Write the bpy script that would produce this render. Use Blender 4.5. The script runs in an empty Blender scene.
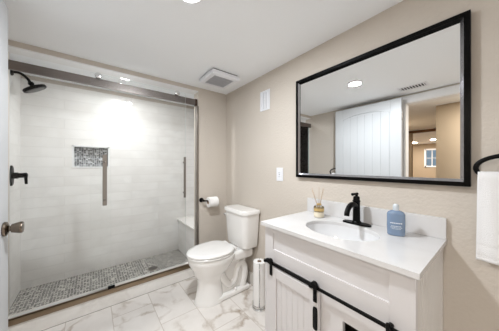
import bpy, bmesh, math, random
from mathutils import Vector, Matrix
random.seed(4)
PI = math.pi
scene = bpy.context.scene
C = scene.collection

# ---------------------------------------------------------------- camera, world, light, exposure
CZ = 1.215
cam_d = bpy.data.cameras.new('camera')
cam = bpy.data.objects.new('camera', cam_d); C.objects.link(cam)
cam.location = (0, 0, CZ)
cam.rotation_euler = (PI/2, 0, -math.atan(156.5/200.0))
cam_d.sensor_fit = 'HORIZONTAL'; cam_d.sensor_width = 36.0
cam_d.lens = 200.0/499.0*36.0
cam_d.clip_start = 0.02
scene.camera = cam

world = bpy.data.worlds.new('world'); scene.world = world
world.use_nodes = True
wb = world.node_tree.nodes['Background']
wb.inputs[0].default_value = (1.0, 0.95, 0.90, 1); wb.inputs[1].default_value = 0.48

scene.view_settings.view_transform = 'Standard'
scene.view_settings.look = 'None'
scene.view_settings.gamma = 1.0
scene.view_settings.use_curve_mapping = False
scene.view_settings.exposure = 0.92

def area(name, loc, size, power, color=(1, 1, 1), rot=(0, 0, 0), spread=PI):
    d = bpy.data.lights.new(name, 'AREA'); d.shape = 'DISK'; d.size = size
    d.energy = power; d.color = color; d.spread = spread
    o = bpy.data.objects.new(name, d); C.objects.link(o); o.location = loc; o.rotation_euler = rot
    return o
CE = 2.085
area('downlight_bathroom', (0.380, 0.975, CE-0.014), 0.11, 11.5, (0.90, 0.95, 1.0))
area('downlight_shower', (0.25, 2.30, CE-0.014), 0.10, 4.4, (0.95, 0.98, 1.0))
area('fill_light_hall', (-0.95, 0.0, CE-0.014), 0.13, 11.0, (1.0, 0.96, 0.90))  # added unseen fill light, brightens the vanity front through the doorway
area('fill_light_landing', (-2.6, 1.42, CE-0.014), 0.13, 8.0, (1.0, 0.92, 0.82))  # added fill light hidden from the mirror, lifts the dark hall walls
area('downlight_den_a', (-6.35, 1.47, CE-0.014), 0.13, 17.0, (1.0, 0.92, 0.84))
area('downlight_den_b', (-7.0, 2.1, CE-0.014), 0.13, 17.0, (1.0, 0.92, 0.84))

# ---------------------------------------------------------------- materials
def srgb(r, g, b):
    f = lambda c: (c/255/12.92) if c/255 <= 0.04045 else ((c/255+0.055)/1.055)**2.4
    return (f(r), f(g), f(b), 1)

def mat(name, col, rough=0.5, metal=0.0, bump=None, bscale=80, noise=None, coat=0.0, spec=None, emit=None, estr=0):
    m = bpy.data.materials.new(name); m.use_nodes = True
    nt = m.node_tree; b = nt.nodes['Principled BSDF']
    b.inputs['Base Color'].default_value = col
    b.inputs['Roughness'].default_value = rough
    b.inputs['Metallic'].default_value = metal
    if spec is not None: b.inputs['Specular IOR Level'].default_value = spec
    if coat: b.inputs['Coat Weight'].default_value = coat; b.inputs['Coat Roughness'].default_value = 0.05
    tc = nt.nodes.new('ShaderNodeTexCoord')
    n = nt.nodes.new('ShaderNodeTexNoise'); n.inputs['Scale'].default_value = bscale; n.inputs['Detail'].default_value = 4
    nt.links.new(tc.outputs['Object'], n.inputs['Vector'])
    amt = 0.03 if noise is None else noise
    mx = nt.nodes.new('ShaderNodeMix'); mx.data_type = 'RGBA'; mx.blend_type = 'MULTIPLY'
    mx.inputs[0].default_value = amt
    mx.inputs[6].default_value = col
    nt.links.new(n.outputs['Fac'], mx.inputs[7])
    nt.links.new(mx.outputs[2], b.inputs['Base Color'])
    if bump:
        bp = nt.nodes.new('ShaderNodeBump'); bp.inputs['Strength'].default_value = bump; bp.inputs['Distance'].default_value = 0.003
        nt.links.new(n.outputs['Fac'], bp.inputs['Height']); nt.links.new(bp.outputs[0], b.inputs['Normal'])
    if emit: b.inputs['Emission Color'].default_value = emit; b.inputs['Emission Strength'].default_value = estr
    return m

def ramp(nt, src, stops):
    r = nt.nodes.new('ShaderNodeValToRGB'); e = r.color_ramp.elements
    while len(e) < len(stops): e.new(0.5)
    for k, (p, c) in enumerate(stops):
        e[k].position = p; e[k].color = c
    nt.links.new(src, r.inputs[0]); return r

def mixc(nt, fac, a, b, mode='MIX'):
    mx = nt.nodes.new('ShaderNodeMix'); mx.data_type = 'RGBA'; mx.blend_type = mode
    for i, v in ((0, fac), (6, a), (7, b)):
        if isinstance(v, (tuple, float, int)): mx.inputs[i].default_value = v
        else: nt.links.new(v, mx.inputs[i])
    return mx.outputs[2]

def swizzle(nt, vec, order):
    s = nt.nodes.new('ShaderNodeSeparateXYZ'); c = nt.nodes.new('ShaderNodeCombineXYZ')
    nt.links.new(vec, s.inputs[0])
    for i, o in enumerate(order): nt.links.new(s.outputs['xyz'.index(o)], c.inputs[i])
    return c.outputs[0]

def marble_color(nt, vec, base, vein, scale=1.0, amt=0.8):
    """base colour crossed by thin, broken, wandering veins"""
    d = nt.nodes.new('ShaderNodeTexNoise'); d.inputs['Scale'].default_value = 1.7*scale; d.inputs['Detail'].default_value = 6; d.inputs['Roughness'].default_value = .6
    nt.links.new(vec, d.inputs['Vector'])
    ad = nt.nodes.new('ShaderNodeVectorMath'); ad.operation = 'MULTIPLY_ADD'
    nt.links.new(d.outputs['Color'], ad.inputs[0]); ad.inputs[1].default_value = (.55/scale,)*3; nt.links.new(vec, ad.inputs[2])
    v = nt.nodes.new('ShaderNodeTexVoronoi'); v.feature = 'DISTANCE_TO_EDGE'; v.inputs['Scale'].default_value = 2.6*scale
    nt.links.new(ad.outputs[0], v.inputs['Vector'])
    r = ramp(nt, v.outputs['Distance'], [(0.0, (1, 1, 1, 1)), (0.018, (.75, .75, .75, 1)), (0.09, (0, 0, 0, 1))])
    n2 = nt.nodes.new('ShaderNodeTexNoise'); n2.inputs['Scale'].default_value = 2.4*scale; n2.inputs['Detail'].default_value = 2
    nt.links.new(vec, n2.inputs['Vector'])
    r2 = ramp(nt, n2.outputs['Fac'], [(0.42, (0, 0, 0, 1)), (0.66, (amt,)*3+(1,))])
    fac = mixc(nt, 1.0, r.outputs[0], r2.outputs[0], 'MULTIPLY')
    n3 = nt.nodes.new('ShaderNodeTexNoise'); n3.inputs['Scale'].default_value = 3*scale; n3.inputs['Detail'].default_value = 3
    nt.links.new(ad.outputs[0], n3.inputs['Vector'])
    cloud = ramp(nt, n3.outputs['Fac'], [(0.35, (1, 1, 1, 1)), (0.75, (.90, .89, .88, 1))])
    b = mixc(nt, 1.0, base, cloud.outputs[0], 'MULTIPLY')
    return mixc(nt, fac, b, vein)

def marble(name, base, vein, scale=1.0, amt=0.8, rough=0.2, tile=None, order='xyz', offs=(0, 0, 0), grout=None, mortar=.0015, wave=0.0, freq=2):
    m = bpy.data.materials.new(name); m.use_nodes = True
    nt = m.node_tree; b = nt.nodes['Principled BSDF']
    tc = nt.nodes.new('ShaderNodeTexCoord'); vec = swizzle(nt, tc.outputs['Object'], order)
    ad = nt.nodes.new('ShaderNodeVectorMath'); ad.operation = 'ADD'; ad.inputs[1].default_value = offs
    nt.links.new(vec, ad.inputs[0]); vec = ad.outputs[0]
    if tile:
        br = nt.nodes.new('ShaderNodeTexBrick'); nt.links.new(vec, br.inputs['Vector'])
        br.inputs['Scale'].default_value = 1.0
        br.inputs['Brick Width'].default_value = tile[0]; br.inputs['Row Height'].default_value = tile[1]
        br.inputs['Mortar Size'].default_value = mortar; br.inputs['Mortar Smooth'].default_value = .1
        br.offset = 0.5; br.offset_frequency = freq
        br.inputs['Color1'].default_value = (0, 0, 0, 1); br.inputs['Color2'].default_value = (1, 1, 1, 1)
        # each tile is cut from a different place of the stone
        sh = nt.nodes.new('ShaderNodeVectorMath'); sh.operation = 'MULTIPLY_ADD'
        nt.links.new(br.outputs['Color'], sh.inputs[0]); sh.inputs[1].default_value = (3.1, 5.7, 0); nt.links.new(vec, sh.inputs[2])
        col = marble_color(nt, sh.outputs[0], base, vein, scale, amt)
        col = mixc(nt, br.outputs['Fac'], col, grout)
    else:
        col = marble_color(nt, vec, base, vein, scale, amt)
    nt.links.new(col, b.inputs['Base Color'])
    b.inputs['Roughness'].default_value = rough
    bp = nt.nodes.new('ShaderNodeBump'); bp.inputs['Distance'].default_value = .002; bp.inputs['Strength'].default_value = .35
    h = None
    if tile:
        inv = nt.nodes.new('ShaderNodeMath'); inv.operation = 'SUBTRACT'; inv.inputs[0].default_value = 1; nt.links.new(br.outputs['Fac'], inv.inputs[1]); h = inv.outputs[0]
    if wave:
        w = nt.nodes.new('ShaderNodeTexNoise'); w.inputs['Scale'].default_value = 1.0; w.inputs['Detail'].default_value = 2
        mp = nt.nodes.new('ShaderNodeMapping'); mp.inputs['Scale'].default_value = (5, 60, 5); nt.links.new(vec, mp.inputs[0]); nt.links.new(mp.outputs[0], w.inputs['Vector'])
        mm = nt.nodes.new('ShaderNodeMath'); mm.operation = 'MULTIPLY_ADD'; nt.links.new(w.outputs['Fac'], mm.inputs[0]); mm.inputs[1].default_value = wave
        if h is not None: nt.links.new(h, mm.inputs[2])
        h = mm.outputs[0]
    if h is not None:
        nt.links.new(h, bp.inputs['Height']); nt.links.new(bp.outputs[0], b.inputs['Normal'])
    return m

def mosaic(name, order, scale, stops, grout, stretch=(1, 1, 1), rough=.3, edge=.07):
    m = bpy.data.materials.new(name); m.use_nodes = True
    nt = m.node_tree; b = nt.nodes['Principled BSDF']
    tc = nt.nodes.new('ShaderNodeTexCoord'); vec = swizzle(nt, tc.outputs['Object'], order)
    mp = nt.nodes.new('ShaderNodeMapping'); mp.inputs['Scale'].default_value = stretch; nt.links.new(vec, mp.inputs[0])
    def vor(feat):
        v = nt.nodes.new('ShaderNodeTexVoronoi'); v.voronoi_dimensions = '2D'; v.feature = feat; v.inputs['Scale'].default_value = scale
        v.inputs['Randomness'].default_value = .35; nt.links.new(mp.outputs[0], v.inputs['Vector']); return v
    v1 = vor('F1'); v2 = vor('DISTANCE_TO_EDGE')
    r = ramp(nt, v1.outputs['Color'], stops); r.color_ramp.interpolation = 'CONSTANT'
    e = ramp(nt, v2.outputs['Distance'], [(edge, (1, 1, 1, 1)), (edge+.03, (0, 0, 0, 1))])
    nt.links.new(mixc(nt, e.outputs[0], r.outputs[0], grout), b.inputs['Base Color'])
    b.inputs['Roughness'].default_value = rough
    return m

def glass(name, tint, refl=1.0, rough=0.0, ior=1.45):
    m = bpy.data.materials.new(name); m.use_nodes = True
    nt = m.node_tree; nt.nodes.clear()
    out = nt.nodes.new('ShaderNodeOutputMaterial'); t = nt.nodes.new('ShaderNodeBsdfTransparent'); g = nt.nodes.new('ShaderNodeBsdfGlossy')
    t.inputs[0].default_value = tint; g.inputs['Roughness'].default_value = rough
    f = nt.nodes.new('ShaderNodeFresnel'); f.inputs[0].default_value = ior
    mx = nt.nodes.new('ShaderNodeMixShader'); nt.links.new(f.outputs[0], mx.inputs[0]); nt.links.new(t.outputs[0], mx.inputs[1]); nt.links.new(g.outputs[0], mx.inputs[2])
    nt.links.new(mx.outputs[0], out.inputs[0]); return m

M = {}
M['wall'] = mat('beige_wall_paint', srgb(208, 199, 188), .75, bump=.9, bscale=70, noise=.02)
M['hallwall'] = mat('tan_hall_paint', srgb(176, 158, 134), .8, bump=.3, bscale=90)
M['ceil'] = mat('white_ceiling_paint', srgb(251, 253, 255), .85, bump=.15, bscale=120)
M['trim'] = mat('white_trim_paint', srgb(240, 240, 240), .4)
M['door'] = mat('white_door_paint', srgb(203, 205, 207), .4)
M['cab'] = mat('off_white_cabinet_paint', srgb(214, 211, 211), .45, bump=.05, bscale=60)
M['cabside'] = mat('off_white_cabinet_side', srgb(222, 218, 213), .5)
M['inside'] = mat('dark_cabinet_interior', srgb(58, 48, 42), .7)  # very dark brown for the open shelf and its lining
M['quartz'] = marble('white_quartz', srgb(218, 217, 217), srgb(218, 218, 220), 1.6, .25, .12)
M['floor'] = marble('marble_floor_tile', srgb(234, 229, 224), srgb(165, 148, 130), 1.5, .95, .18, tile=(.60, .288), order='yxz', offs=(.18, -.122+.576, 0), grout=srgb(196, 186, 176), mortar=.0022)
M['curb'] = marble('marble_curb', srgb(250, 247, 242), srgb(205, 197, 188), 1.2, .35, .25)
M['skirt'] = marble('marble_baseboard', srgb(238, 234, 228), srgb(176, 165, 152), 1.6, .8, .22)
TB, TG = srgb(243, 241, 238), srgb(222, 219, 215)
M['tile_back'] = marble('white_wall_tile_back', TB, srgb(226, 224, 221), 1.2, .4, .34, tile=(.61, .10), order='xzy', offs=(.54, 0, 0), grout=TG, mortar=.0016, wave=.5)
M['tile_side'] = marble('white_wall_tile_side', TB, srgb(226, 224, 221), 1.2, .4, .34, tile=(.61, .10), order='yzx', offs=(0, 0, 0), grout=TG, mortar=.0016, wave=.5)
gs = [(0, srgb(56, 54, 53)), (.26, srgb(92, 89, 87)), (.44, srgb(130, 127, 123)), (.64, srgb(198, 195, 189)), (.78, srgb(80, 78, 77))]
M['mos_floor'] = mosaic('grey_mosaic_floor', 'xyz', 44, gs, srgb(218, 214, 207), (1, 1.5, 1), .35, .08)
gn = [(0, srgb(40, 42, 46)), (.3, srgb(88, 90, 95)), (.5, srgb(140, 143, 148)), (.68, srgb(200, 202, 204)), (.86, srgb(62, 64, 68))]
M['mos_niche'] = mosaic('dark_mosaic_niche', 'xzy', 52, gn, srgb(205, 205, 203), (1, 1.3, 1), .25, .07)
M['ceramic'] = mat('white_ceramic', srgb(243, 241, 238), .08, coat=.5, noise=0)
M['basin'] = mat('white_basin_porcelain', srgb(226, 226, 227), .1, coat=.5, noise=0)
M['seat'] = mat('white_seat_plastic', srgb(240, 238, 235), .2, noise=0)
M['chrome'] = mat('chrome', srgb(225, 225, 225), .12, 1, noise=0)
M['nickel'] = mat('brushed_nickel', srgb(150, 143, 136), .28, 1, noise=.1)
M['bronze'] = mat('brushed_bronze_rail', srgb(142, 134, 130), .30, 1, noise=.1)
M['endcap'] = mat('dark_bronze_cap', srgb(78, 62, 52), .4, .6)
M['track'] = mat('bronze_track', srgb(158, 140, 118), .35, 1, noise=.1)
M['grout'] = mat('grey_shadow_line', srgb(150, 142, 134), .9)  # grey of the shadow line painted along the curb foot
M['satin'] = mat('satin_nickel_knob', srgb(126, 114, 102), .25, 1)
M['black'] = mat('matte_black_metal', srgb(5, 5, 5), .40, 0, spec=.14)
M['blackgloss'] = mat('black_frame_lacquer', srgb(5, 5, 5), .35, spec=.12)
M['bevel'] = mat('polished_inner_bevel', srgb(185, 185, 190), .22, 1)
M['mirror'] = mat('mirror_silver', (.93, .94, .94, 1), 0.0, 1, noise=0)
M['glass'] = glass('shower_glass', (.994, .998, .996, 1), ior=1.36)
M['glassedge'] = mat('ground_glass_edge', srgb(214, 224, 220), .3)
M['jar'] = glass('clear_jar_glass', (.93, .95, .95, 1), ior=1.5)
M['paper'] = mat('white_tissue_paper', srgb(244, 242, 240), .95, bump=.25, bscale=140)
M['card'] = mat('cardboard_core', srgb(170, 140, 110), .9)
M['towel'] = mat('white_terry_towel', srgb(246, 246, 247), 1.0, bump=1.0, bscale=420, noise=.05)
M['plastic'] = mat('white_plastic', srgb(238, 239, 243), .35)
M['grille'] = mat('grey_fan_grille', srgb(190, 190, 194), .6)
M['nozzle'] = mat('grey_nozzle_rubber', srgb(118, 116, 114), .6)
M['dark'] = mat('dark_gap', srgb(38, 38, 40), .8)
M['soap'] = mat('blue_liquid_soap', srgb(118, 139, 166), .12, coat=.6, noise=0)
M['soaplabel'] = mat('white_print', srgb(225, 232, 240), .5)
M['pump'] = mat('frosted_clear_cap', srgb(205, 212, 218), .2)
M['gold'] = mat('gold_foil_label', srgb(214, 184, 126), .35, .6)
M['cream'] = mat('cream_oil_wax', srgb(238, 228, 205), .4)
M['reed'] = mat('pale_wood_reed', srgb(176, 148, 120), .8)
M['lens'] = mat('lit_lens', (1, 1, 1, 1), .5, emit=(1, .97, .93, 1), estr=9)
M['brown'] = mat('brown_wood_beam', srgb(112, 78, 52), .6)
M['carpet'] = mat('beige_carpet', srgb(170, 155, 138), 1, bump=.8, bscale=300)
M['backdrop'] = mat('pale_blue_backdrop', srgb(160, 190, 220), .9)  # even blue imitating the daylight in the far window

# ---------------------------------------------------------------- mesh helpers
def nb(): return bmesh.new()
def box(bm, x0, x1, y0, y1, z0, z1, bev=0, seg=2, mi=0):
    r = bmesh.ops.create_cube(bm, size=1.0)
    vs = r['verts']
    for v in vs:
        v.co = Vector(((x0+x1)/2+v.co.x*(x1-x0), (y0+y1)/2+v.co.y*(y1-y0), (z0+z1)/2+v.co.z*(z1-z0)))
    fs = set(f for v in vs for f in v.link_faces)
    for f in fs: f.material_index = mi
    if bev:
        es = list(set(e for v in vs for e in v.link_edges))
        bmesh.ops.bevel(bm, geom=es, offset=bev, segments=seg, profile=.5, affect='EDGES', clamp_overlap=True)
    return bm
def frame_for(d):
    d = d.normalized(); up = Vector((0, 0, 1)) if abs(d.z) < .9 else Vector((1, 0, 0))
    a = d.cross(up).normalized(); b = a.cross(d).normalized(); return a, b
def ring(bm, c, a, b, ra, rb, n, ex=1.0, ph=0):
    vs = []
    for i in range(n):
        t = 2*PI*i/n+ph; cx, sx = math.cos(t), math.sin(t)
        if ex != 1.0:
            cx = math.copysign(abs(cx)**ex, cx); sx = math.copysign(abs(sx)**ex, sx)
        vs.append(bm.verts.new(c+a*(ra*cx)+b*(rb*sx)))
    return vs
def skin(bm, rings, caps=True, smooth=True, mi=0):
    for r0, r1 in zip(rings, rings[1:]):
        n = len(r0)
        for i in range(n):
            f = bm.faces.new((r0[i], r0[(i+1) % n], r1[(i+1) % n], r1[i])); f.smooth = smooth; f.material_index = mi
    if caps:
        f = bm.faces.new(rings[0][::-1]); f.material_index = mi
        f = bm.faces.new(rings[-1]); f.material_index = mi
    return bm
def cyl(bm, p0, p1, r0, r1=None, n=20, mi=0, bev=0):
    p0, p1 = Vector(p0), Vector(p1); r1 = r0 if r1 is None else r1
    a, b = frame_for(p1-p0); d = (p1-p0).normalized()
    if bev:
        rs = [ring(bm, p0, a, b, r0-bev, r0-bev, n), ring(bm, p0+d*bev, a, b, r0, r0, n), ring(bm, p1-d*bev, a, b, r1, r1, n), ring(bm, p1, a, b, r1-bev, r1-bev, n)]
    else: rs = [ring(bm, p0, a, b, r0, r0, n), ring(bm, p1, a, b, r1, r1, n)]
    return skin(bm, rs, mi=mi)
def smoothpath(pts, k=6):
    pts = [Vector(p) for p in pts]; out = []
    P = [pts[0]]+pts+[pts[-1]]
    for i in range(1, len(P)-2):
        p0, p1, p2, p3 = P[i-1], P[i], P[i+1], P[i+2]
        for s in range(k):
            t = s/k
            out.append(.5*((2*p1)+(-p0+p2)*t+(2*p0-5*p1+4*p2-p3)*t*t+(-p0+3*p1-3*p2+p3)*t**3))
    out.append(pts[-1]); return out
def tube(bm, pts, r, n=12, closed=False, caps=True, ry=None):
    rr = r if isinstance(r, list) else [r]*len(pts)
    pts = [Vector(p) for p in pts]; m = len(pts); rings = []; a = None
    for i, p in enumerate(pts):
        if closed: d = pts[(i+1) % m]-pts[i-1]
        else: d = pts[min(i+1, m-1)]-pts[max(i-1, 0)]
        d.normalize()
        if a is None: a, b = frame_for(d)
        else:
            a = (a-d*a.dot(d)).normalized(); b = a.cross(d).normalized()
        rings.append(ring(bm, p, a, b, rr[i], rr[i] if ry is None else ry, n))
    if closed:
        rings.append(rings[0]); return skin(bm, rings, caps=False)
    return skin(bm, rings, caps)
def lathe(bm, c, axis, prof, n=28, mi=0):
    c = Vector(c); ax = Vector(axis).normalized(); a, b = frame_for(ax)
    rs = [ring(bm, c+ax*h, a, b, max(r, .0004), max(r, .0004), n) for r, h in prof]
    return skin(bm, rs, mi=mi)
def obj(name, bm, m, parent=None, bev=0, auto=None):
    bmesh.ops.recalc_face_normals(bm, faces=bm.faces[:])
    for e in bm.edges:
        if len(e.link_faces) == 2 and e.calc_face_angle(0) > .7: e.smooth = False
    me = bpy.data.meshes.new(name); bm.to_mesh(me); bm.free()
    o = bpy.data.objects.new(name, me); C.objects.link(o)
    for k in (m if isinstance(m, (list, tuple)) else [m]): me.materials.append(M[k])
    if parent is not None:
        o.parent = parent
        base = parent
        off = Vector((0, 0, 0))
        while base is not None: off += base.location; base = base.parent
        for v in me.vertices: v.co -= off
    return o
def thing(name, label, cat, loc, group=None):
    o = bpy.data.objects.new(name, None); C.objects.link(o); o.location = loc; o.empty_display_size = .05
    return tag(o, label, cat, group)
def tag(o, label, cat, group=None):
    o['label'] = label; o['category'] = cat
    if group: o['group'] = group
    return o
def struct(name, bm, m, label=None, parent=None):
    o = obj(name, bm, m, parent)
    if parent is None: o['kind'] = 'structure'
    if label: o['label'] = label
    return o
def bx(*a, **k): return box(nb(), *a, **k)

# ---------------------------------------------------------------- setting
XR, YF, XL, XS0, XS1, YB = 1.289, 2.112, -.480, -.54, 1.18, 2.83
YN = -1.35          # the room goes on behind the camera; end left open for world fill light
struct('floor', bx(XL-.12, XR+.1, YN, YF+.06, -.06, 0), 'floor', 'white veined marble tile floor')
b = nb(); box(b, XL-.12, XR+.1, YN, YB+.12, CE, CE+.08)
struct('ceiling', b, 'ceil', 'flat white painted ceiling')
b = nb(); box(b, XR, XR+.1, YN, YF+.12, -.06, CE); struct('wall_right', b, 'wall', 'beige textured wall behind the vanity')
struct('wall_far', bx(.926, XR, YF, YF+.115, 0, CE), 'wall', 'beige wall beside the shower')
struct('wall_above_shower', bx(XL-.12, .926, YF, YF+.115, 2.047, CE), 'wall', 'narrow beige wall band above the shower')
b = nb(); box(b, XL, .926, YF+.002, YF+.117, 2.038, 2.047); struct('trim_1', b, 'trim')
# left wall with the doorway
b = nb()
box(b, XL-.12, XL, .767, YF+.112, -.0, CE); box(b, XL-.12, XL, YN, -.05, 0, CE); box(b, XL-.12, XL, -.05, .767, 1.99, CE)
struct('wall_left', b, 'wall')
# shower alcove
struct('wall_shower_left', bx(XS0-.1, XS0, YF+.112, YB+.1, 0, CE), 'tile_side')
struct('wall_shower_right', bx(XS1, XS1+.1, YF+.115, YB+.1, 0, CE), 'tile_side')
NX0, NX1, NZ0, NZ1 = -.172, .150, 1.192, 1.430
b = nb()
box(b, XS0, NX0, YB, YB+.1, 0, 2.045); box(b, NX1, XS1, YB, YB+.1, 0, 2.045)
box(b, NX0, NX1, YB, YB+.1, 0, NZ0); box(b, NX0, NX1, YB, YB+.1, NZ1, 2.045)
struct('wall_shower_back', b, 'tile_back')
struct('trim_2', bx(XS0, XS1, YB+.004, YB+.1, 2.045, CE), 'wall')
struct('shower_floor', bx(XS0, XS1, YF+.059, YB, -.02, .035), 'mos_floor', 'grey and white mosaic shower floor')
n = thing('wall_niche', 'small recessed shelf niche with dark grey mosaic back in the shower wall', 'niche', (0, YB, 1.19))
obj('mosaic_back', bx(NX0, NX1, YB+.075, YB+.085, NZ0, NZ1), 'mos_niche', n)
b = nb(); t_ = .012
box(b, NX0-.002, NX0+t_, YB-.004, YB+.075, NZ0, NZ1); box(b, NX1-t_, NX1+.002, YB-.004, YB+.075, NZ0, NZ1)
box(b, NX0-.002, NX1+.002, YB-.004, YB+.075, NZ1-t_, NZ1+.004); box(b, NX0-.002, NX1+.002, YB-.006, YB+.075, NZ0-.004, NZ0+t_)
obj('frame', b, 'trim', n)
# curb
c = obj('shower_curb', box(nb(), XL, .926, YF-.014, YF+.058, 0, .15, bev=.002), 'curb'); 
struct('curb_shadow_line', bx(XL+.001, .925, YF-.0165, YF-.0142, 0, .0025), 'grout', 'thin grey painted shadow line at the foot of the curb')  # grey strip added in place of a shadow line under the curb
tag(c, 'long marble clad curb along the foot of the glass shower', 'curb')
# baseboards of the same marble
struct('baseboard_right', box(nb(), XR-.012, XR, .91, YF, 0, .12, bev=.002), 'skirt')
struct('baseboard_near', box(nb(), XR-.012, XR, YN, .17, 0, .12, bev=.002), 'skirt')
struct('baseboard_far', box(nb(), .93, XR-.012, YF-.012, YF, 0, .12, bev=.002), 'skirt')
# doorway casing
b = nb()
for xa, xb in ((XL, XL+.016),):
    box(b, xa, xb, .767, .85, 0, 2.06, bev=.002); box(b, xa, xb, -.13, -.05, 0, 2.06, bev=.002); box(b, xa, xb+.002, -.13, .85, 1.985, 2.065, bev=.002)
box(b, XL-.12, XL+.004, .755, .767, 0, 1.99); box(b, XL-.12, XL+.004, -.05, -.038, 0, 1.99); box(b, XL-.12, XL+.004, -.05, .767, 1.978, 1.99)
struct('trim_3', b, 'trim', 'white casing round the doorway')

# open door lying back against the left wall
dx0, dx1, dy0, dy1 = -.384, -.346, .762, 1.588
b = nb()
box(b, dx0, dx1-.008, dy0+.004, dy1-.004, .012, 2.026)
st = .115
box(b, dx0, dx1, dy0, dy0+st, .01, 2.03, bev=.003); box(b, dx0, dx1, dy1-st, dy1, .01, 2.03, bev=.003)
box(b, dx0, dx1, dy0+st, dy1-st, 1.925, 2.03, bev=.003); box(b, dx0, dx1, dy0+st, dy1-st, .01, .22, bev=.003); box(b, dx0, dx1, dy0+st, dy1-st, .80, .95, bev=.003)
# shallow arch under the top rail
ya, yb_ = dy0+st, dy1-st; K = 16
top = []; bot = []
for k in range(K+1):
    y = ya+(yb_-ya)*k/K; u = 2*k/K-1
    bot.append((y, 1.925-.05*abs(u)**2.2)); top.append((y, 1.93))
f0 = [b.verts.new((dx1, y, z)) for y, z in bot]; f1 = [b.verts.new((dx1, y, z)) for y, z in top]
g0 = [b.verts.new((dx1-.012, y, z)) for y, z in bot]
for k in range(K):
    b.faces.new((f0[k], f0[k+1], f1[k+1], f1[k])); b.faces.new((g0[k], g0[k+1], f0[k+1], f0[k]))
# planks
N = 6; w = (yb_-ya-.02)/N
for (za, zb) in ((.23, .79), (.96, 1.90)):
    for k in range(N):
        y = ya+.01+k*w; box(b, dx1-.010, dx1-.004, y+.002, y+w-.002, za, zb, bev=.0015, seg=1)
dr = struct('door_1', b, 'door', 'open white plank panel door folded back on the wall')
kn = nb()
ky, kz = 1.516, .902
lathe(kn, (dx1, ky, kz), (1, 0, 0), [(.033, 0), (.036, .004), (.034, .011), (.022, .017), (.013, .020), (.013, .024), (.021, .027), (.0235, .037), (.0275, .050), (.029, .060), (.027, .065), (.006, .067)])
o = obj('door_knob', kn, 'satin', dr); o['label'] = 'satin nickel door knob'
for hz in (.3, 1.02, 1.8):
    h = cyl(nb(), (-.346, dy0-.006, hz-.045), (-.346, dy0-.006, hz+.045), .006)
    o = obj('hinge', h, 'nickel', dr)

# hall and far room seen in the mirror
struct('floor_hall', bx(-8.2, XL-.12, -1.4, 3.2, -.06, 0), 'carpet')
struct('ceiling_hall', bx(-8.2, XL-.12, -1.4, 3.2, CE, CE+.08), 'ceil')
struct('wall_hall_side', bx(-1.50, -1.38, -1.4, .62, 0, CE), 'hallwall')
struct('wall_hall_back', bx(-8.2, -1.50, .50, .62, 0, CE), 'hallwall')
struct('wall_hall_north', bx(-3.77, XL-.12, 1.60, 1.70, 0, CE), 'hallwall')
struct('wall_hall_near', bx(-1.38, XL-.12, -1.4, -1.3, 0, CE), 'hallwall')
struct('trim_4', bx(-3.87, -3.77, .62, 1.60, 2.03, CE), 'brown', 'brown wooden beam over the far opening')
b = nb(); box(b, -3.87, -3.77, 1.45, 1.70, 0, 2.03); struct('wall_hall_end', b, 'hallwall')
struct('wall_den_north', bx(-8.2, -3.87, 3.1, 3.2, 0, CE), 'hallwall')
b = nb(); WY0, WY1, WZ0, WZ1 = 1.57, 1.99, 1.17, 1.86
box(b, -8.12, -8.0, .5, WY0, 0, CE); box(b, -8.12, -8.0, WY1, 3.2, 0, CE); box(b, -8.12, -8.0, WY0, WY1, 0, WZ0); box(b, -8.12, -8.0, WY0, WY1, WZ1, CE)
struct('wall_den_far', b, 'hallwall')
b = nb(); t_ = .035
box(b, -8.06, -7.97, WY0-.02, WY0+t_, WZ0-.02, WZ1+.02); box(b, -8.06, -7.97, WY1-t_, WY1+.02, WZ0-.02, WZ1+.02)
box(b, -8.06, -7.97, WY0, WY1, WZ0-.02, WZ0+t_); box(b, -8.06, -7.97, WY0, WY1, WZ1-t_, WZ1+.02)
box(b, -8.05, -8.0, (WY0+WY1)/2-.012, (WY0+WY1)/2+.012, WZ0, WZ1); box(b, -8.05, -8.0, WY0, WY1, 1.5, 1.52)
w1 = struct('window_1', b, 'trim', 'small bright window in the far room')
struct('window_backdrop', bx(-9.6, -9.5, 0, 4, -1, 3.2), 'backdrop', 'pale blue backdrop added outside the far window')  # added backdrop, keeps the window blue instead of blown white
obj('window_pane', bx(-8.045, -8.04, WY0, WY1, WZ0, WZ1), 'glass', w1)

# ---------------------------------------------------------------- recessed lamps
def downlight(x, y, r, label, lit=True):
    t = thing('recessed_light', label, 'ceiling light', (x, y, CE-.012), 'recessed ceiling lights')
    b = nb(); a, d = Vector((1, 0, 0)), Vector((0, 1, 0)); c = Vector((x, y, 0))
    rs = [ring(b, c+Vector((0, 0, CE)), a, d, r+.02, r+.02, 32), ring(b, c+Vector((0, 0, CE-.008)), a, d, r+.014, r+.014, 32), ring(b, c+Vector((0, 0, CE-.010)), a, d, r+.003, r+.003, 32), ring(b, c+Vector((0, 0, CE-.004)), a, d, r, r, 32)]
    skin(b, rs, caps=False); obj('trim_ring', b, 'plastic', t)
    obj('lens', cyl(nb(), (x, y, CE-.006), (x, y, CE-.002), r+.001, n=32), 'lens', t)
    return t
downlight(.380, .975, .054, 'bright round recessed light in the bathroom ceiling, cut by the top edge')
downlight(.25, 2.30, .052, 'round recessed light in the ceiling inside the shower')
downlight(-6.35, 1.47, .068, 'round recessed light in the far room, nearer one in the mirror')
downlight(-7.0, 2.1, .068, 'round recessed light in the far room, farther one in the mirror')

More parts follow.
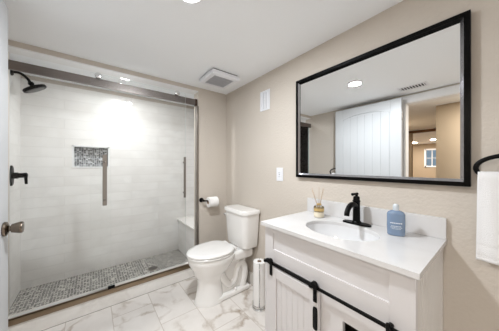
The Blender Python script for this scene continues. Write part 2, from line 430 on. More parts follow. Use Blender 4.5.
# ---------------------------------------------------------------- shower enclosure
hd = thing('shower_header_rail', 'brushed bronze flat header rail spanning the top of the shower opening', 'shower rail', (.2, YF+.008, 1.88))
obj('rail', box(nb(), XL+.002, .910, YF, YF+.016, 1.882, 1.948, bev=.0015), 'bronze', hd)
for xx, s in ((.890, 1),):
    o = obj('end_bracket', box(nb(), xx, xx+.024, YF-.004, YF+.030, 1.876, 1.952, bev=.002), 'endcap', hd); o['label'] = 'dark bronze end bracket'
for nm, x0, x1, lb in (('shower_jamb', .904, .926, 'slim brushed metal upright at the right end of the shower glass'),):
    b = nb(); box(b, x0, x1, YF-.014, YF+.034, .157, 1.876, bev=.0015)
    o = obj(nm, b, 'nickel'); tag(o, lb, 'jamb')
b = nb(); box(b, XL+.001, .925, YF-.024, YF-.014, .113, .157, bev=.001); box(b, XL+.001, .925, YF-.024, YF-.004, .1505, .157, bev=.001)
tr = thing('bottom_track', 'brushed metal track along the top front of the shower curb', 'shower track', (.2, YF, .113))
obj('channel', b, 'track', tr)
gb = nb(); box(gb, .100, .150, YF-.030, YF-.002, .1575, .179, bev=.002)
o = obj('guide_block', gb, 'black', tr); o['label'] = 'black guide block'

def pane(x0, x1, y0, y1, z0, z1):
    b = bx(x0, x1, y0, y1, z0, z1); b.normal_update()
    for f in b.faces:
        if abs(f.normal.y) < .5: f.material_index = 1      # ground edges
    return b
gp = obj('fixed_glass_panel', pane(XL+.022, .123, YF+.019, YF+.027, .151, 1.94), ('glass', 'glassedge'))
tag(gp, 'fixed clear glass panel at the left half of the shower', 'glass panel')
sp = thing('sliding_glass_door', 'clear sliding shower glass on two rollers with two vertical handles', 'shower door', (.37, YF-.012, .17))
obj('glass_pane', pane(-.019, .775, YF-.018, YF-.010, .180, 1.982), ('glass', 'glassedge'), sp)
for rx in (.035, .686):
    r = nb(); lathe(r, (rx, YF-.010, 1.962), (0, -1, 0), [(.019, -.019), (.019, -.014), (.011, -.013), (.011, .012), (.024, .013), (.025, .018), (.023, .030), (.018, .032), (.004, .033)])
    obj('roller', r, 'chrome', sp)
def handle(x, wx):
    b = nb(); box(b, x-wx, x+wx, YF-.064, YF-.054, .882, 1.304, bev=.002)
    h = obj('handle', b, 'nickel', sp)
    for z in (.93, 1.245):
        s = cyl(nb(), (x, YF-.054, z), (x, YF-.018, z), .007); lathe(s, (x, YF-.064, z), (0, -1, 0), [(.010, 0), (.010, .006), (.007, .009), (.001, .010)], 16)
        obj('standoff', s, 'nickel', h)
handle(.077, .015); handle(.752, .011)

lg = thing('shower_bench', 'built-in tiled bench with white marble seat at the right end of the shower', 'bench', (1.05, 2.5, .035))
obj('base', bx(.945, XS1-.001, YF+.118, YB-.001, .0352, .452), 'tile_side', lg)
o = obj('seat_slab', box(nb(), .925, XS1-.001, YF+.117, YB-.001, .4525, .478, bev=.003), 'curb', lg); o['label'] = 'white marble seat slab'
d = thing('shower_drain', 'round metal drain in the mosaic shower floor', 'drain', (.542, 2.49, .036))
obj('drain_flange', lathe(nb(), (.542, 2.49, .0345), (0, 0, 1), [(.055, 0), (.055, .003), (.050, .005), (.001, .005)]), 'nickel', d)
b = nb()
for k in range(-3, 4):
    hw = math.sqrt(.042**2-(k*.012)**2); box(b, .542+k*.012-.003, .542+k*.012+.003, 2.49-hw, 2.49+hw, .0390, .0402)
obj('slot', b, 'dark', d)

# shower head
sx, sy, sz = XS0, 2.545, 2.000
sh = thing('overhead_shower', 'black rain shower head on a curved black arm above the shower valve', 'shower head', (sx, sy, sz))
b = nb(); lathe(b, (sx, sy, sz), (1, 0, 0), [(.030, 0), (.031, .005), (.024, .012), (.012, .015)]); obj('flange', b, 'black', sh)
p = smoothpath([(sx+.008, sy, sz), (sx+.04, sy, sz+.004), (sx+.07, sy, sz-.010), (sx+.098, sy, sz-.040), (sx+.108, sy, sz-.062)], 8)
obj('arm', tube(nb(), p, .0105, 14), 'black', sh)
ax = Vector((.60, .12, -1)).normalized(); hc = Vector((sx+.110, sy, sz-.064))
b = nb(); lathe(b, hc-ax*.006, ax, [(.012, 0), (.019, .006), (.020, .020), (.015, .026), (.017, .034), (.030, .038), (.060, .042), (.078, .047), (.082, .053), (.082, .066), (.077, .071), (.001, .071)], 36)
hd_ = obj('head', b, 'black', sh)
b = nb(); lathe(b, hc-ax*.006, ax, [(.060, .0712), (.060, .0735), (.001, .0735)], 36); o = obj('spray_face', b, 'nozzle', hd_); o['label'] = 'grey nozzle plate'
vx, vy, vz = XS0, 2.545, 1.130
v = thing('shower_valve', 'black shower valve with oval plate and lever on the tiled side wall', 'valve', (vx, vy, vz))
b = nb(); rs = []
for xx, k in ((0, 1), (.006, 1), (.010, .9)):
    rs.append(ring(b, Vector((vx+xx, vy, vz)), Vector((0, 1, 0)), Vector((0, 0, 1)), .043*k, .086*k, 28, .75))
skin(b, rs); obj('plate', b, 'black', v)
b = nb(); lathe(b, (vx+.01, vy, vz), (1, 0, 0), [(.026, 0), (.026, .03), (.020, .033), (.020, .060), (.016, .064), (.016, .085), (.001, .088)]); obj('stem', b, 'black', v)
b = nb(); tube(b, [(vx+.080, vy, vz+.022), (vx+.084, vy, vz-.02), (vx+.087, vy, vz-.075)], [.011, .011, .009], 12); obj('lever', b, 'black', v)

# ---------------------------------------------------------------- toilet
YT = 1.655
tl = thing('toilet', 'white two piece ceramic toilet with closed lid against the beige wall', 'toilet', (.95, YT, 0))
def egg(bm, z, xf, xb, hw, n=40, pw=1.0, xm=None):
    """front (small x) round and long, back (large x) blunter"""
    z *= 1.055; hw *= .94
    if xf < .66: xf = 1.06-(1.06-xf)*.915
    xm = xb-(xb-xf)*.42 if xm is None else xm
    vs = []
    for i in range(n):
        t = 2*PI*i/n; cx, sy_ = math.cos(t), math.sin(t)
        if cx < 0: x = xm+cx*(xm-xf)
        else: x = xm+(abs(cx)**.75)*(xb-xm)
        y = YT+math.copysign(abs(sy_)**(.9 if cx > 0 else 1.0), sy_)*hw
        vs.append(bm.verts.new((x, y, z)))
    return vs
b = nb()
prof = [(.000, .696, .960, .113), (.012, .694, .962, .115), (.03, .702, .955, .110), (.10, .716, .945, .100), (.18, .726, .940, .094), (.215, .716, .955, .102), (.25, .69, .98, .125), (.29, .645, 1.02, .152), (.345, .606, 1.06, .174), (.378, .597, 1.07, .180), (.388, .600, 1.07, .178), (.392, .606, 1.066, .172)]
rs = [egg(b, z, xf, xb, hw) for z, xf, xb, hw in prof]; skin(b, rs)
bowl = obj('bowl', b, 'ceramic', tl)
# rear base and deck joined to the bowl
b = nb()
box(b, .86, 1.225, YT-.105, YT+.105, 0, .045, bev=.016, seg=3)
box(b, .98, 1.255, YT-.120, YT+.120, .316, .412, bev=.03, seg=4)
box(b, .92, 1.205, YT-.068, YT+.068, .02, .34, bev=.03, seg=3)
obj('rear_base', b, 'ceramic', tl)
# S trapway standing proud of both flanks
for s in (-1, 1):
    b = nb(); yy = YT+s*.056
    p = smoothpath([(.915, yy, .25), (.955, yy, .16), (1.01, yy, .105), (1.065, yy, .135), (1.085, yy, .205), (1.125, yy, .27), (1.175, yy, .235), (1.185, yy, .15), (1.165, yy, .07), (1.15, yy, .03)], 6)
    tube(b, p, .034, 16); obj('trapway', b, 'ceramic', tl)
    b = nb(); lathe(b, (1.06, YT+s*.088, .045), (0, 0, 1), [(.014, 0), (.014, .012), (.009, .02), (.001, .022)], 16); obj('bolt_cap', b, 'seat', tl)
# seat ring + lid
b = nb(); rs = [egg(b, .396, .596, 1.045, .182), egg(b, .398, .592, 1.046, .185), egg(b, .408, .592, 1.046, .185), egg(b, .411, .596, 1.045, .182)]; skin(b, rs); obj('seat', b, 'seat', tl)
b = nb(); rs = [egg(b, .415, .595, 1.05, .183), egg(b, .417, .590, 1.052, .187), egg(b, .426, .590, 1.052, .187), egg(b, .433, .600, 1.046, .180), egg(b, .437, .640, 1.01, .150), egg(b, .439, .74, .93, .06)]; skin(b, rs); obj('lid', b, 'seat', tl)
for s in (-1, 1): obj('hinge', cyl(nb(), (1.052, YT+s*.045, .442), (1.052, YT+s*.105, .442), .012, bev=.003), 'seat', tl)
# tank: slightly tapered, front corners chamfered round
def tankring(bm, z, x0, x1, hw, cr):
    z += .024; hw *= .955; pts = []
    def arc(cx, cy, a0, a1, r, k=6):
        for i in range(k+1):
            t = a0+(a1-a0)*i/k; pts.append((cx+r*math.cos(t), cy+r*math.sin(t)))
    arc(x1-.012, YT-hw+.012, -PI/2, 0, .012, 3); arc(x1-.012, YT+hw-.012, 0, PI/2, .012, 3)
    arc(x0+cr, YT+hw-cr, PI/2, PI, cr); arc(x0+cr, YT-hw+cr, PI, 1.5*PI, cr)
    return [bm.verts.new((x, y, z)) for x, y in pts]
b = nb(); rs = [tankring(b, z, x0, x1, hw, cr) for z, x0, x1, hw, cr in ((.392, 1.14, 1.255, .145, .03), (.400, 1.115, 1.27, .165, .045), (.43, 1.108, 1.272, .172, .05), (.60, 1.098, 1.274, .186, .055), (.722, 1.092, 1.275, .194, .055))]
skin(b, rs); tank = obj('tank', b, 'ceramic', tl)
b = nb(); rs = [tankring(b, z, x0, x1, hw, cr) for z, x0, x1, hw, cr in ((.724, 1.086, 1.276, .200, .06), (.728, 1.080, 1.278, .205, .062), (.752, 1.080, 1.278, .205, .062), (.760, 1.086, 1.276, .199, .06), (.763, 1.105, 1.262, .18, .055))]
skin(b, rs); obj('tank_lid', b, 'ceramic', tl)
b = nb(); lathe(b, (1.096, YT+.158, .709), (-1, 0, 0), [(.013, 0), (.014, .006), (.010, .010), (.008, .018)], 16); tube(b, [(1.080, YT+.160, .709), (1.076, YT+.135, .706), (1.076, YT+.105, .702)], [.006, .006, .007], 10)
o = obj('flush_lever', b, 'chrome', tl); o['label'] = 'chrome flush lever'

# ---------------------------------------------------------------- paper holder, roll, spare stand
ph = thing('toilet_paper_holder', 'black wall mounted toilet paper holder beside the shower', 'paper holder', (.958, YF, .826))
b = nb(); lathe(b, (.962, YF, .826), (0, -1, 0), [(.026, 0), (.026, .008), (.018, .012), (.010, .014), (.010, .066), (.012, .070), (.001, .074)], 20); obj('post', b, 'black', ph)
obj('arm', tube(nb(), smoothpath([(.962, YF-.064, .826), (.975, YF-.066, .824), (1.02, YF-.066, .820), (1.130, YF-.066, .820), (1.134, YF-.066, .826)], 4), .0075, 10), 'black', ph)
def roll(name, c, axis, r, L, label, cat='paper roll', group=None, core=.021):
    t = thing(name, label, cat, c, group)
    c = Vector(c); ax = Vector(axis); a, b_ = frame_for(ax); bm = nb()
    o0, o1 = c-ax*(L/2), c+ax*(L/2); n = 32
    rr = [ring(bm, o0, a, b_, core, core, n), ring(bm, o0, a, b_, r-.0007, r-.0007, n), ring(bm, o0+ax*.0007, a, b_, r, r, n), ring(bm, o1-ax*.0007, a, b_, r, r, n), ring(bm, o1, a, b_, r-.0007, r-.0007, n), ring(bm, o1, a, b_, core, core, n)]
    rr.append(rr[0]); skin(bm, rr, caps=False); obj('paper', bm, 'paper', t)
    bm = nb(); q = [ring(bm, o0, a, b_, core, core, n), ring(bm, o1, a, b_, core, core, n), ring(bm, o1, a, b_, core-.0015, core-.0015, n), ring(bm, o0, a, b_, core-.0015, core-.0015, n)]
    q.append(q[0]); skin(bm, q, caps=False); obj('core', bm, 'card', t)
    return t
r = roll('toilet_paper_roll', (1.065, YF-.068, .804), (1, 0, 0), .057, .108, 'white toilet paper roll hanging on the black wall holder')
st = thing('paper_stand', 'slim chrome wire stand for spare paper rolls between toilet and vanity', 'paper stand', (1.125, 1.30, 0))
px_, py_ = 1.125, 1.300
b = nb(); lathe(b, (px_, py_, 0), (0, 0, 1), [(.062, 0), (.064, .003), (.064, .010), (.060, .013), (.001, .013)], 32); obj('base', b, 'chrome', st)
obj('pole', tube(nb(), [(px_, py_, .01), (px_, py_, .415)], .004, 10), 'chrome', st)
b = nb(); tube(b, [(px_+.058*math.cos(t), py_+.058*math.sin(t), .035) for t in [2*PI*i/32 for i in range(32)]], .003, 8, closed=True); obj('hoop', b, 'chrome', st)
for an in (-2.28, -.2, 1.9):
    q = (px_+.058*math.cos(an), py_+.058*math.sin(an))
    obj('upright_wire', tube(nb(), [(q[0], q[1], .01), (q[0], q[1], .40)], .0040, 8), 'chrome', st)
pos = ['topmost', 'second from the top', 'second from the bottom', 'bottommost']
for k in range(4):
    z = .016+.0945*(k+.5)
    roll('spare_paper_roll', (px_, py_, z), (0, 0, 1), .052, .0945, 'white spare paper roll in the chrome stand, ' + pos[3-k] + ' of four', 'paper roll', 'spare paper rolls in the stand', core=.019)

# ---------------------------------------------------------------- vanity
VX0, VX1, VY0, VY1, VZ = .825, XR-.003, .178, .900, .855
va = thing('vanity_cabinet', 'off-white farmhouse vanity cabinet with black barn door rail', 'vanity', (1.05, .54, 0))
b = nb(); TH = .018
box(b, VX0+.02, VX1, VY1-TH, VY1, .0, VZ, bev=.001, seg=1)      # far side
box(b, VX1-.012, VX1, VY0+TH, VY1-TH, .08, VZ)                   # back
box(b, VX0+.02, VX1-.012, VY0+TH, VY1-TH, .08, .098)             # bottom
box(b, VX0, VX0+.02, VY1-.068, VY1, 0, VZ, bev=.001, seg=1); box(b, VX0, VX0+.02, VY0, VY0+.075, 0, VZ, bev=.001, seg=1)   # stiles
box(b, VX0, VX0+.02, VY0+.075, VY1-.068, .825, VZ); box(b, VX0, VX0+.02, VY0+.075, VY1-.068, .655, .728); box(b, VX0, VX0+.02, VY0+.075, VY1-.068, .04, .10)
box(b, VX0+.008, VX0+.018, VY0+.075, VY1-.068, .728, .825)       # recessed top panel
box(b, VX0, VX0+.02, .42, .530, .10, .655)
box(b, VX0, VX0+.02, VY0+.075, .42, .563, .655)
obj('body', b, 'cab', va)
# beadboard near side with corner posts
b = nb(); box(b, VX0+.02, VX1, VY0+.010, VY0+TH, 0.05, VZ)
box(b, VX0+.0195, VX0+.045, VY0+.0005, VY0+.02, 0, VZ); box(b, VX1-.04, VX1, VY0, VY0+.02, 0, VZ, bev=.001, seg=1)
xx = VX0+.046
while xx < VX1-.045:
    box(b, xx+.001, xx+.0215, VY0+.002, VY0+.012, .05, VZ-.002, bev=.003, seg=1); xx += .0245
obj('side_panel', b, 'cabside', va)
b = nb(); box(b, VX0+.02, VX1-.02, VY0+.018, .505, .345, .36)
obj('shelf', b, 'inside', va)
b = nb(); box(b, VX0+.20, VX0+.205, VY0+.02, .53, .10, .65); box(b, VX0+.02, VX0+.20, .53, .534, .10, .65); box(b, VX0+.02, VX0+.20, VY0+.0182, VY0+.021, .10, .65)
o = obj('open_shelf_lining', b, 'inside', va); o['label'] = 'dark brown shelf recess'
# doors hung from the rail (left one shaker with vertical boards)
def barn_door(y0, y1, z0, z1, hx):
    b = nb(); X0, X1 = .800, .820; s = .047
    box(b, X0, X1, y0, y0+s, z0, z1, bev=.0015, seg=1); box(b, X0, X1, y1-s, y1, z0, z1, bev=.0015, seg=1)
    box(b, X0, X1, y0+s, y1-s, z1-.055, z1, bev=.0015, seg=1); box(b, X0, X1, y0+s, y1-s, z0, z0+.06, bev=.0015, seg=1)
    n = 6; w = (y1-y0-2*s)/n
    box(b, X1-.008, X1-.001, y0+s-.002, y1-s+.002, z0+.05, z1-.05)
    for k in range(n): box(b, X0+.008, X1-.006, y0+s+k*w+.0004, y0+s+(k+1)*w-.0004, z0+.05, z1-.05, bev=.0008, seg=1)
    d = obj('door', b, 'cab', va)
    for y in hx:
        h = nb(); box(h, .7925, .7995, y-.0095, y+.0095, .592, .688, bev=.003)
        cyl(h, (.7835, y, .672), (.8000, y, .672), .0165, n=20, bev=.002)
        for z in (.605, .632): cyl(h, (.789, y, z), (.793, y, z), .0045, n=10)
        o = obj('hanger', h, 'black', d); o['label'] = 'black barn door hanger with wheel'
    return d
ld = barn_door(.520, .832, .105, .640, (.820, .534))
# pull plate on the sliding door
b = nb(); rs = []
for xx, k in ((.7995, 1), (.7955, 1), (.794, .93)):
    rs.append(ring(b, Vector((xx, .534, .517)), Vector((0, 1, 0)), Vector((0, 0, 1)), .0115*k, .052*k+.0, 24, .35))
skin(b, rs); o = obj('door_pull', b, 'black', ld); o['label'] = 'long black rounded pull'
# rail
b = nb(); box(b, .8005, .8075, VY0+.005, .884, .648, .662, bev=.001, seg=1)
rl = obj('rail', b, 'black', va); rl['label'] = 'black flat barn door rail'
for y in (.246, .56, .872):
    h = nb(); cyl(h, (.795, y, .655), (VX0, y, .655), .009, n=14); lathe(h, (.7975, y, .655), (-1, 0, 0), [(.010, 0), (.008, .004), (.001, .006)], 14)
    obj('rail_bolt', h, 'black', rl)
h = nb(); box(h, .788, .800, .238, .253, .640, .676, bev=.004); obj('rail_stop', h, 'black', rl)

# countertop with oval cut-out
ct = thing('countertop', 'white quartz vanity countertop with backsplash on the cabinet', 'countertop', (1.05, .54, VZ))
X0, X1, Y0, Y1, Z0, Z1 = .805, XR-.001, .165, .917, VZ, .875
SX, SY, SA, SB = 1.035, .545, .140, .185
def rectpt(t):
    c_, s_ = math.cos(t), math.sin(t); hx = (X1-SX) if c_ > 0 else (SX-X0); hy = (Y1-SY) if s_ > 0 else (SY-Y0)
    k = min(hx/abs(c_) if abs(c_) > 1e-9 else 1e9, hy/abs(s_) if abs(s_) > 1e-9 else 1e9); return (SX+c_*k, SY+s_*k)
angs = sorted([2*PI*i/64 for i in range(64)]+[math.atan2(y-SY, x-SX) % (2*PI) for x in (X0, X1) for y in (Y0, Y1)])
b = nb(); n = len(angs)
ot = [b.verts.new((*rectpt(t), Z1)) for t in angs]; ob = [b.verts.new((*rectpt(t), Z0)) for t in angs]
def ell(t, k=1.0):
    # same polar angle on the ellipse
    r_ = 1/math.sqrt((math.cos(t)/SA)**2+(math.sin(t)/SB)**2)*k; return (SX+r_*math.cos(t), SY+r_*math.sin(t))
it = [b.verts.new((*ell(t, 1.012), Z1)) for t in angs]; i2 = [b.verts.new((*ell(t), Z1-.003)) for t in angs]; ib = [b.verts.new((*ell(t), Z0)) for t in angs]
for A, B in ((ot, it), (it, i2), (i2, ib), (ib, ob), (ob, ot)):
    for i in range(n): b.faces.new((A[i], A[(i+1) % n], B[(i+1) % n], B[i]))
obj('slab', b, 'quartz', ct)
obj('backsplash', box(nb(), XR-.020, XR-.001, .166, .917, .8752, .972, bev=.0015), 'quartz', ct)
# basin
b = nb(); sk = thing('sink_basin', 'white oval undermount sink set into the countertop', 'sink', (SX, SY, .74))
rs = []
for k, z in ((1.06, .8545), (1.0, .8545), (.985, .835), (.93, .79), (.80, .755), (.55, .738), (.25, .732), (.12, .731)):
    rs.append([b.verts.new((*ell(2*PI*i/48, k), z)) for i in range(48)])
for k, z in ((.12, .722), (.5, .725), (.85, .748), (1.0, .80), (1.06, .84)):
    rs.append([b.verts.new((*ell(2*PI*i/48, k), z)) for i in range(48)])
rs.append(rs[0]); skin(b, rs, caps=False)
obj('bowl', b, 'basin', sk)
b = nb(); lathe(b, (SX, SY, .722), (0, 0, 1), [(.020, 0), (.022, .009), (.022, .012), (.014, .0115), (.001, .013)], 20); o = obj('sink_drain', b, 'black', sk)

# faucet
FX, FY = 1.205, .532
fc = thing('faucet', 'matte black single handle faucet behind the oval sink', 'faucet', (FX, FY, .875))
b = nb(); rs = []
for z, k in ((.8755, 1), (.882, 1), (.885, .94)):
    rs.append(ring(b, Vector((FX, FY, z)), Vector((1, 0, 0)), Vector((0, 1, 0)), .026*k, .078*k, 32, .7))
skin(b, rs); obj('base_plate', b, 'black', fc)
b = nb(); lathe(b, (FX, FY, .884), (0, 0, 1), [(.026, 0), (.025, .006), (.0195, .012), (.0185, .10), (.0185, .120), (.021, .123), (.021, .128), (.0175, .131), (.0165, .148), (.012, .153), (.001, .154)]); obj('body', b, 'black', fc)
b = nb(); p = smoothpath([(FX-.010, FY, .978), (FX-.035, FY, .992), (FX-.065, FY, .994), (FX-.095, FY, .980), (FX-.112, FY, .958), (FX-.116, FY, .940)], 6)
tube(b, p, [.015]*12+[.0145]*6+[.0135]*(len(p)-18), 16); obj('spout', b, 'black', fc)
b = nb(); cyl(b, (FX, FY, 1.036), (FX, FY, 1.046), .0075); cyl(b, (FX-.002, FY-.0, 1.050), (FX+.012, FY, 1.050), .008, n=14, bev=.002)
tube(b, [(FX+.010, FY, 1.050), (FX-.016, FY+.004, 1.050), (FX-.034, FY+.008, 1.049)], [.008, .007, .0085], 12); obj('handle', b, 'black', fc)

# reed diffuser
DX, DY = 1.178, .760
rd = thing('reed_diffuser', 'small glass reed diffuser jar with gold band and thin reeds', 'diffuser', (DX, DY, .875))
b = nb(); lathe(b, (DX, DY, .8752), (0, 0, 1), [(.030, 0), (.032, .003), (.032, .068), (.029, .072), (.014, .074), (.014, .082)]); obj('jar', b, 'jar', rd)
b = nb(); lathe(b, (DX, DY, .8765), (0, 0, 1), [(.0300, 0), (.0324, .003), (.0324, .034), (.001, .034)]); obj('oil', b, 'cream', rd)
b = nb(); lathe(b, (DX, DY, .916), (0, 0, 1), [(.0325, 0), (.0328, .001), (.0328, .018), (.0325, .019)], 32); obj('label_band', b, 'gold', rd)
b = nb(); lathe(b, (DX, DY, .9572), (0, 0, 1), [(.0145, -.004), (.0155, 0), (.0155, .006), (.008, .007), (.007, -.001)], 24); obj('collar', b, 'gold', rd)
for ex_, ey, ez in ((-.035, .028, 1.068), (.012, .006, 1.072), (.025, -.016, 1.070), (.004, -.034, 1.064), (-.012, .045, 1.05)):
    obj('reed', tube(nb(), [(DX-ex_*.25, DY-ey*.25, .885), (DX+ex_, DY+ey, ez)], .0013, 6), 'reed', rd)

# soap bottle
BX, BY = 1.170, .330
sb = thing('soap_bottle', 'translucent blue liquid soap bottle standing right of the faucet', 'soap bottle', (BX, BY, .875))
a_ = Vector((.62, -.78, 0)); c_ = Vector((.78, .62, 0))   # turned a little towards the room
a_ = Vector((0.35, -.94, 0)).normalized(); c_ = Vector((.94, .35, 0)).normalized()
b = nb(); rs = []
for z, ra, rb in ((0, .032, .020), (.004, .036, .024), (.05, .0375, .026), (.103, .037, .026), (.112, .033, .024), (.118, .024, .019), (.121, .0155, .0145)):
    rs.append(ring(b, Vector((BX, BY, .8752+z)), a_, c_, ra, rb, 36, .8))
skin(b, rs); obj('bottle', b, 'soap', sb)
b = nb(); lathe(b, (BX, BY, .996), (0, 0, 1), [(.0128, 0), (.0128, .020), (.0115, .026), (.008, .030), (.001, .031)], 20); obj('cap', b, 'pump', sb)
# lettering blocks on the front (too small in the photo to read)
b = nb(); fr = -c_
for z, w_, h_ in ((.060, .024, .0050), (.046, .020, .0030), (.040, .024, .0020), (.034, .018, .0020)):
    for k in range(7):
        u0 = -w_+2*w_*k/7; u1 = u0+2*w_/7*.72
        vs = []
        for u, zz in ((u0, z), (u1, z), (u1, z+h_), (u0, z+h_)):
            dep = .0262*(max(0, 1-(abs(u)/.040)**2.5))**.4+.0006
            vs.append(b.verts.new(Vector((BX, BY, .8752+zz))+a_*u+fr*dep))
        b.faces.new(vs)
obj('label_print', b, 'soaplabel', sb)

# ---------------------------------------------------------------- mirror
mr = thing('wall_mirror', 'large rectangular wall mirror in a black frame above the vanity', 'mirror', (XR, .565, 1.12))
MY0, MY1, MZ0, MZ1, MX = .090, 1.018, 1.124, 1.878, 1.260
b = nb(); fw = .020
def frm(bm, y0, y1, z0, z1, w, x0, x1, bev=.001):
    box(bm, x0, x1, y0, y0+w, z0, z1, bev=bev, seg=1); box(bm, x0, x1, y1-w, y1, z0, z1, bev=bev, seg=1)
    box(bm, x0, x1, y0+w, y1-w, z0, z0+w, bev=bev, seg=1); box(bm, x0, x1, y0+w, y1-w, z1-w, z1, bev=bev, seg=1)
frm(b, MY0, MY1, MZ0, MZ1, fw, MX, XR-.001); obj('frame', b, 'blackgloss', mr)
# sloping polished lip between frame and glass
b = nb(); w2 = .012
o4 = [(MY0+fw, MZ0+fw), (MY1-fw, MZ0+fw), (MY1-fw, MZ1-fw), (MY0+fw, MZ1-fw)]
i4 = [(MY0+fw+w2, MZ0+fw+w2), (MY1-fw-w2, MZ0+fw+w2), (MY1-fw-w2, MZ1-fw-w2), (MY0+fw+w2, MZ1-fw-w2)]
A = [b.verts.new((MX+.003, y, z)) for y, z in o4]; B = [b.verts.new((MX+.014, y, z)) for y, z in i4]
D = [b.verts.new((MX+.0165, y, z)) for y, z in o4]
for i in range(4):
    j = (i+1) % 4
    for q in ((A[i], A[j], B[j], B[i]), (B[i], B[j], D[j], D[i])): b.faces.new(q).material_index = 1 if i == 2 else 0  # top strip coloured black to imitate its dark reflection
lp = obj('inner_lip', b, ('bevel', 'blackgloss'), mr); lp['label'] = 'polished metal inner lip'
obj('mirror_glass', bx(MX+.0166, XR-.003, MY0+fw-.003, MY1-fw+.003, MZ0+fw-.003, MZ1-fw+.003), 'mirror', mr)

# ---------------------------------------------------------------- wall plates and vents
ol = thing('wall_outlet', 'white wall outlet plate left of the mirror', 'outlet', (XR, 1.215, 1.08))
obj('plate', box(nb(), XR-.006, XR, 1.177, 1.252, 1.080, 1.196, bev=.002), 'plastic', ol)
obj('receptacle', box(nb(), XR-.009, XR-.005, 1.197, 1.232, 1.103, 1.173, bev=.0015), 'plastic', ol)
b = nb()
for z in (1.118, 1.152):
    for y in (1.208, 1.220): box(b, XR-.0096, XR-.0088, y-.001, y+.001, z-.004, z+.004)
box(b, XR-.0096, XR-.0088, 1.209, 1.219, 1.134, 1.139)
obj('slot', b, 'dark', ol)
wv = thing('wall_vent', 'white rectangular louvred vent plate high on the wall left of the mirror', 'vent', (XR, 1.40, 1.74))
y0, y1, z0, z1 = 1.338, 1.468, 1.737, 1.924
b = nb(); frm(b, y0, y1, z0, z1, .014, XR-.010, XR, .002); obj('frame', b, 'plastic', wv)
obj('backing', bx(XR-.002, XR-.0005, y0+.013, y1-.013, z0+.013, z1-.013), 'grille', wv)
for k in range(3):
    yy = y0+.014+(k+.5)*(y1-y0-.028)/3
    obj('slat', box(nb(), XR-.0085, XR-.003, yy-.0125, yy+.0125, z0+.013, z1-.013, bev=.002), 'plastic', wv)
# exhaust fan
ef = thing('exhaust_fan', 'square white bathroom exhaust fan with grey grille in the ceiling', 'exhaust fan', (.98, 1.73, CE))
ex0, ex1, ey0, ey1 = .832, 1.118, 1.586, 1.874
obj('housing', bx(ex0+.014, ex1-.014, ey0+.014, ey1-.014, CE-.012, CE), 'dark', ef)
b = nb()
def sqring(z, g): return [b.verts.new(p) for p in ((ex0+g, ey0+g, z), (ex1-g, ey0+g, z), (ex1-g, ey1-g, z), (ex0+g, ey1-g, z))]
rs = [sqring(CE-.0115, .002), sqring(CE-.040, 0), sqring(CE-.048, .006), sqring(CE-.052, .036), sqring(CE-.044, .038), sqring(CE-.0115, .038)]
rs.append(rs[0]); skin(b, rs, caps=False, smooth=False); obj('cover', b, 'plastic', ef)
obj('grille_backing', bx(ex0+.038, ex1-.038, ey0+.038, ey1-.038, CE-.042, CE-.0125), 'grille', ef)
b = nb()
for k in range(15):
    x = ex0+.045+k*(ex1-ex0-.09)/14; box(b, x-.003, x+.003, ey0+.038, ey1-.038, CE-.048, CE-.042)
for k in range(5):
    y = ey0+.05+k*(ey1-ey0-.10)/4; box(b, ex0+.038, ex1-.038, y-.002, y+.002, CE-.047, CE-.042)
obj('grille_bars', b, 'grille', ef)
# ceiling register seen in the mirror
cr = thing('ceiling_register', 'small louvred air register in the ceiling seen in the mirror', 'vent', (-.22, .575, CE))
b = nb(); x0, x1, y0, y1 = -.29, -.15, .50, .76
box(b, x0, x0+.02, y0, y1, CE-.008, CE, bev=.002); box(b, x1-.02, x1, y0, y1, CE-.008, CE, bev=.002); box(b, x0+.02, x1-.02, y0, y0+.02, CE-.008, CE, bev=.002); box(b, x0+.02, x1-.02, y1-.02, y1, CE-.008, CE, bev=.002)
obj('frame', b, 'plastic', cr)
obj('backing', bx(x0+.02, x1-.02, y0+.02, y1-.02, CE-.003, CE-.0005), 'dark', cr)
for k in range(9):
    y = y0+.03+k*(y1-y0-.06)/8; b = nb(); box(b, x0+.02, x1-.02, y-.005, y+.004, CE-.007, CE-.004); obj('slat', b, 'plastic', cr)

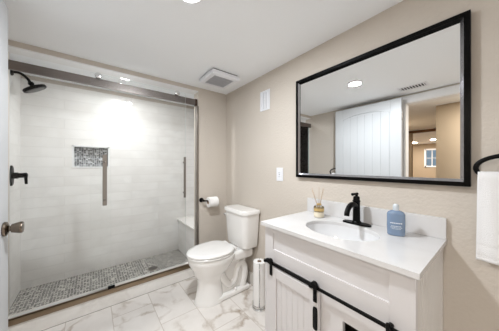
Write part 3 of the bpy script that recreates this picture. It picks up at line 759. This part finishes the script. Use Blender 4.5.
# ---------------------------------------------------------------- towel ring and towel
def towel_ring(wx, sgn, yc, zc, label):
    t = thing('towel_ring', label, 'towel ring', (wx, yc, zc))
    X = wx+sgn*.052
    b = nb(); lathe(b, (wx, yc, zc+.052), (sgn, 0, 0), [(.024, 0), (.024, .007), (.014, .011), (.009, .014), (.009, .045), (.012, .050), (.012, .060), (.001, .062)], 20); obj('post', b, 'black', t)
    b = nb(); tube(b, [(X, yc+.092*math.cos(a), zc+.050*math.sin(a)) for a in [2*PI*i/48 for i in range(48)]], 0.0085, 10, closed=True); obj('ring', b, 'black', t)
    return X
X = towel_ring(XR, -1, -.018, 1.205, 'oval black towel ring on the wall right of the mirror')
def towel(X, y0, y1, ztop, zbot, label, wall_side):
    """folded towel draped over the lower bar of the ring: front and back leaf"""
    b = nb(); rows = 40; cols = 26; r = .017
    def outline(u, v):   # u along height 0..1 down the front, v across
        return 0
    sheets = []
    prof = []
    for k in range(rows+1): prof.append(('f', k/rows))
    def pt(side, s, v, off):
        y = y0+(y1-y0)*v
        z = ztop-.016-(ztop-.016-zbot)*s
        amp = .0035*math.sin(v*9.0+1.0)+.0025*math.sin(v*17+s*2.5)
        gather = 1-.06*(1-s)
        y = (y0+y1)/2+(y-(y0+y1)/2)*gather
        hem = .0025*(1 if (.80 < s < .83 or .945 < s < .965) else 0)
        return Vector((X+side*(off+amp*(.4+s)-hem), y, z))
    f = -1 if wall_side > 0 else 1
    grid = []
    for i in range(rows, -1, -1): grid.append([pt(f, i/rows, j/cols, .020) for j in range(cols+1)])
    for k in range(1, 8):
        a = PI*k/8; row = []
        for j in range(cols+1):
            base = pt(f, 0, j/cols, 0); row.append(Vector((X+f*.020*math.cos(a), base.y, ztop-.016+.016*math.sin(a))))
        grid.append(row)
    for i in range(0, rows+1): 
        grid.append([Vector((X-f*(.020+.0015*math.sin(j)), pt(f, i/rows*.96, j/cols, 0).y, pt(f, i/rows*.96, j/cols, 0).z)) for j in range(cols+1)])
    V = [[b.verts.new(p) for p in row] for row in grid]
    for i in range(len(V)-1):
        for j in range(cols):
            q = b.faces.new((V[i][j], V[i][j+1], V[i+1][j+1], V[i+1][j])); q.smooth = True
    o = obj('towel', b, 'towel'); tag(o, label, 'towel')
    s = o.modifiers.new('thick', 'SOLIDIFY'); s.thickness = .011; s.offset = 0
    return o
towel(X, -.098, .073, 1.186, .838, 'white terry hand towel hanging from the black ring by the mirror', 1)
X = towel_ring(XL, 1, 1.63, 1.115, 'black towel ring behind the open door, seen in the mirror')
towel(X, 1.565, 1.69, 1.095, .72, 'white towel on the ring behind the door, seen in the mirror', -1)
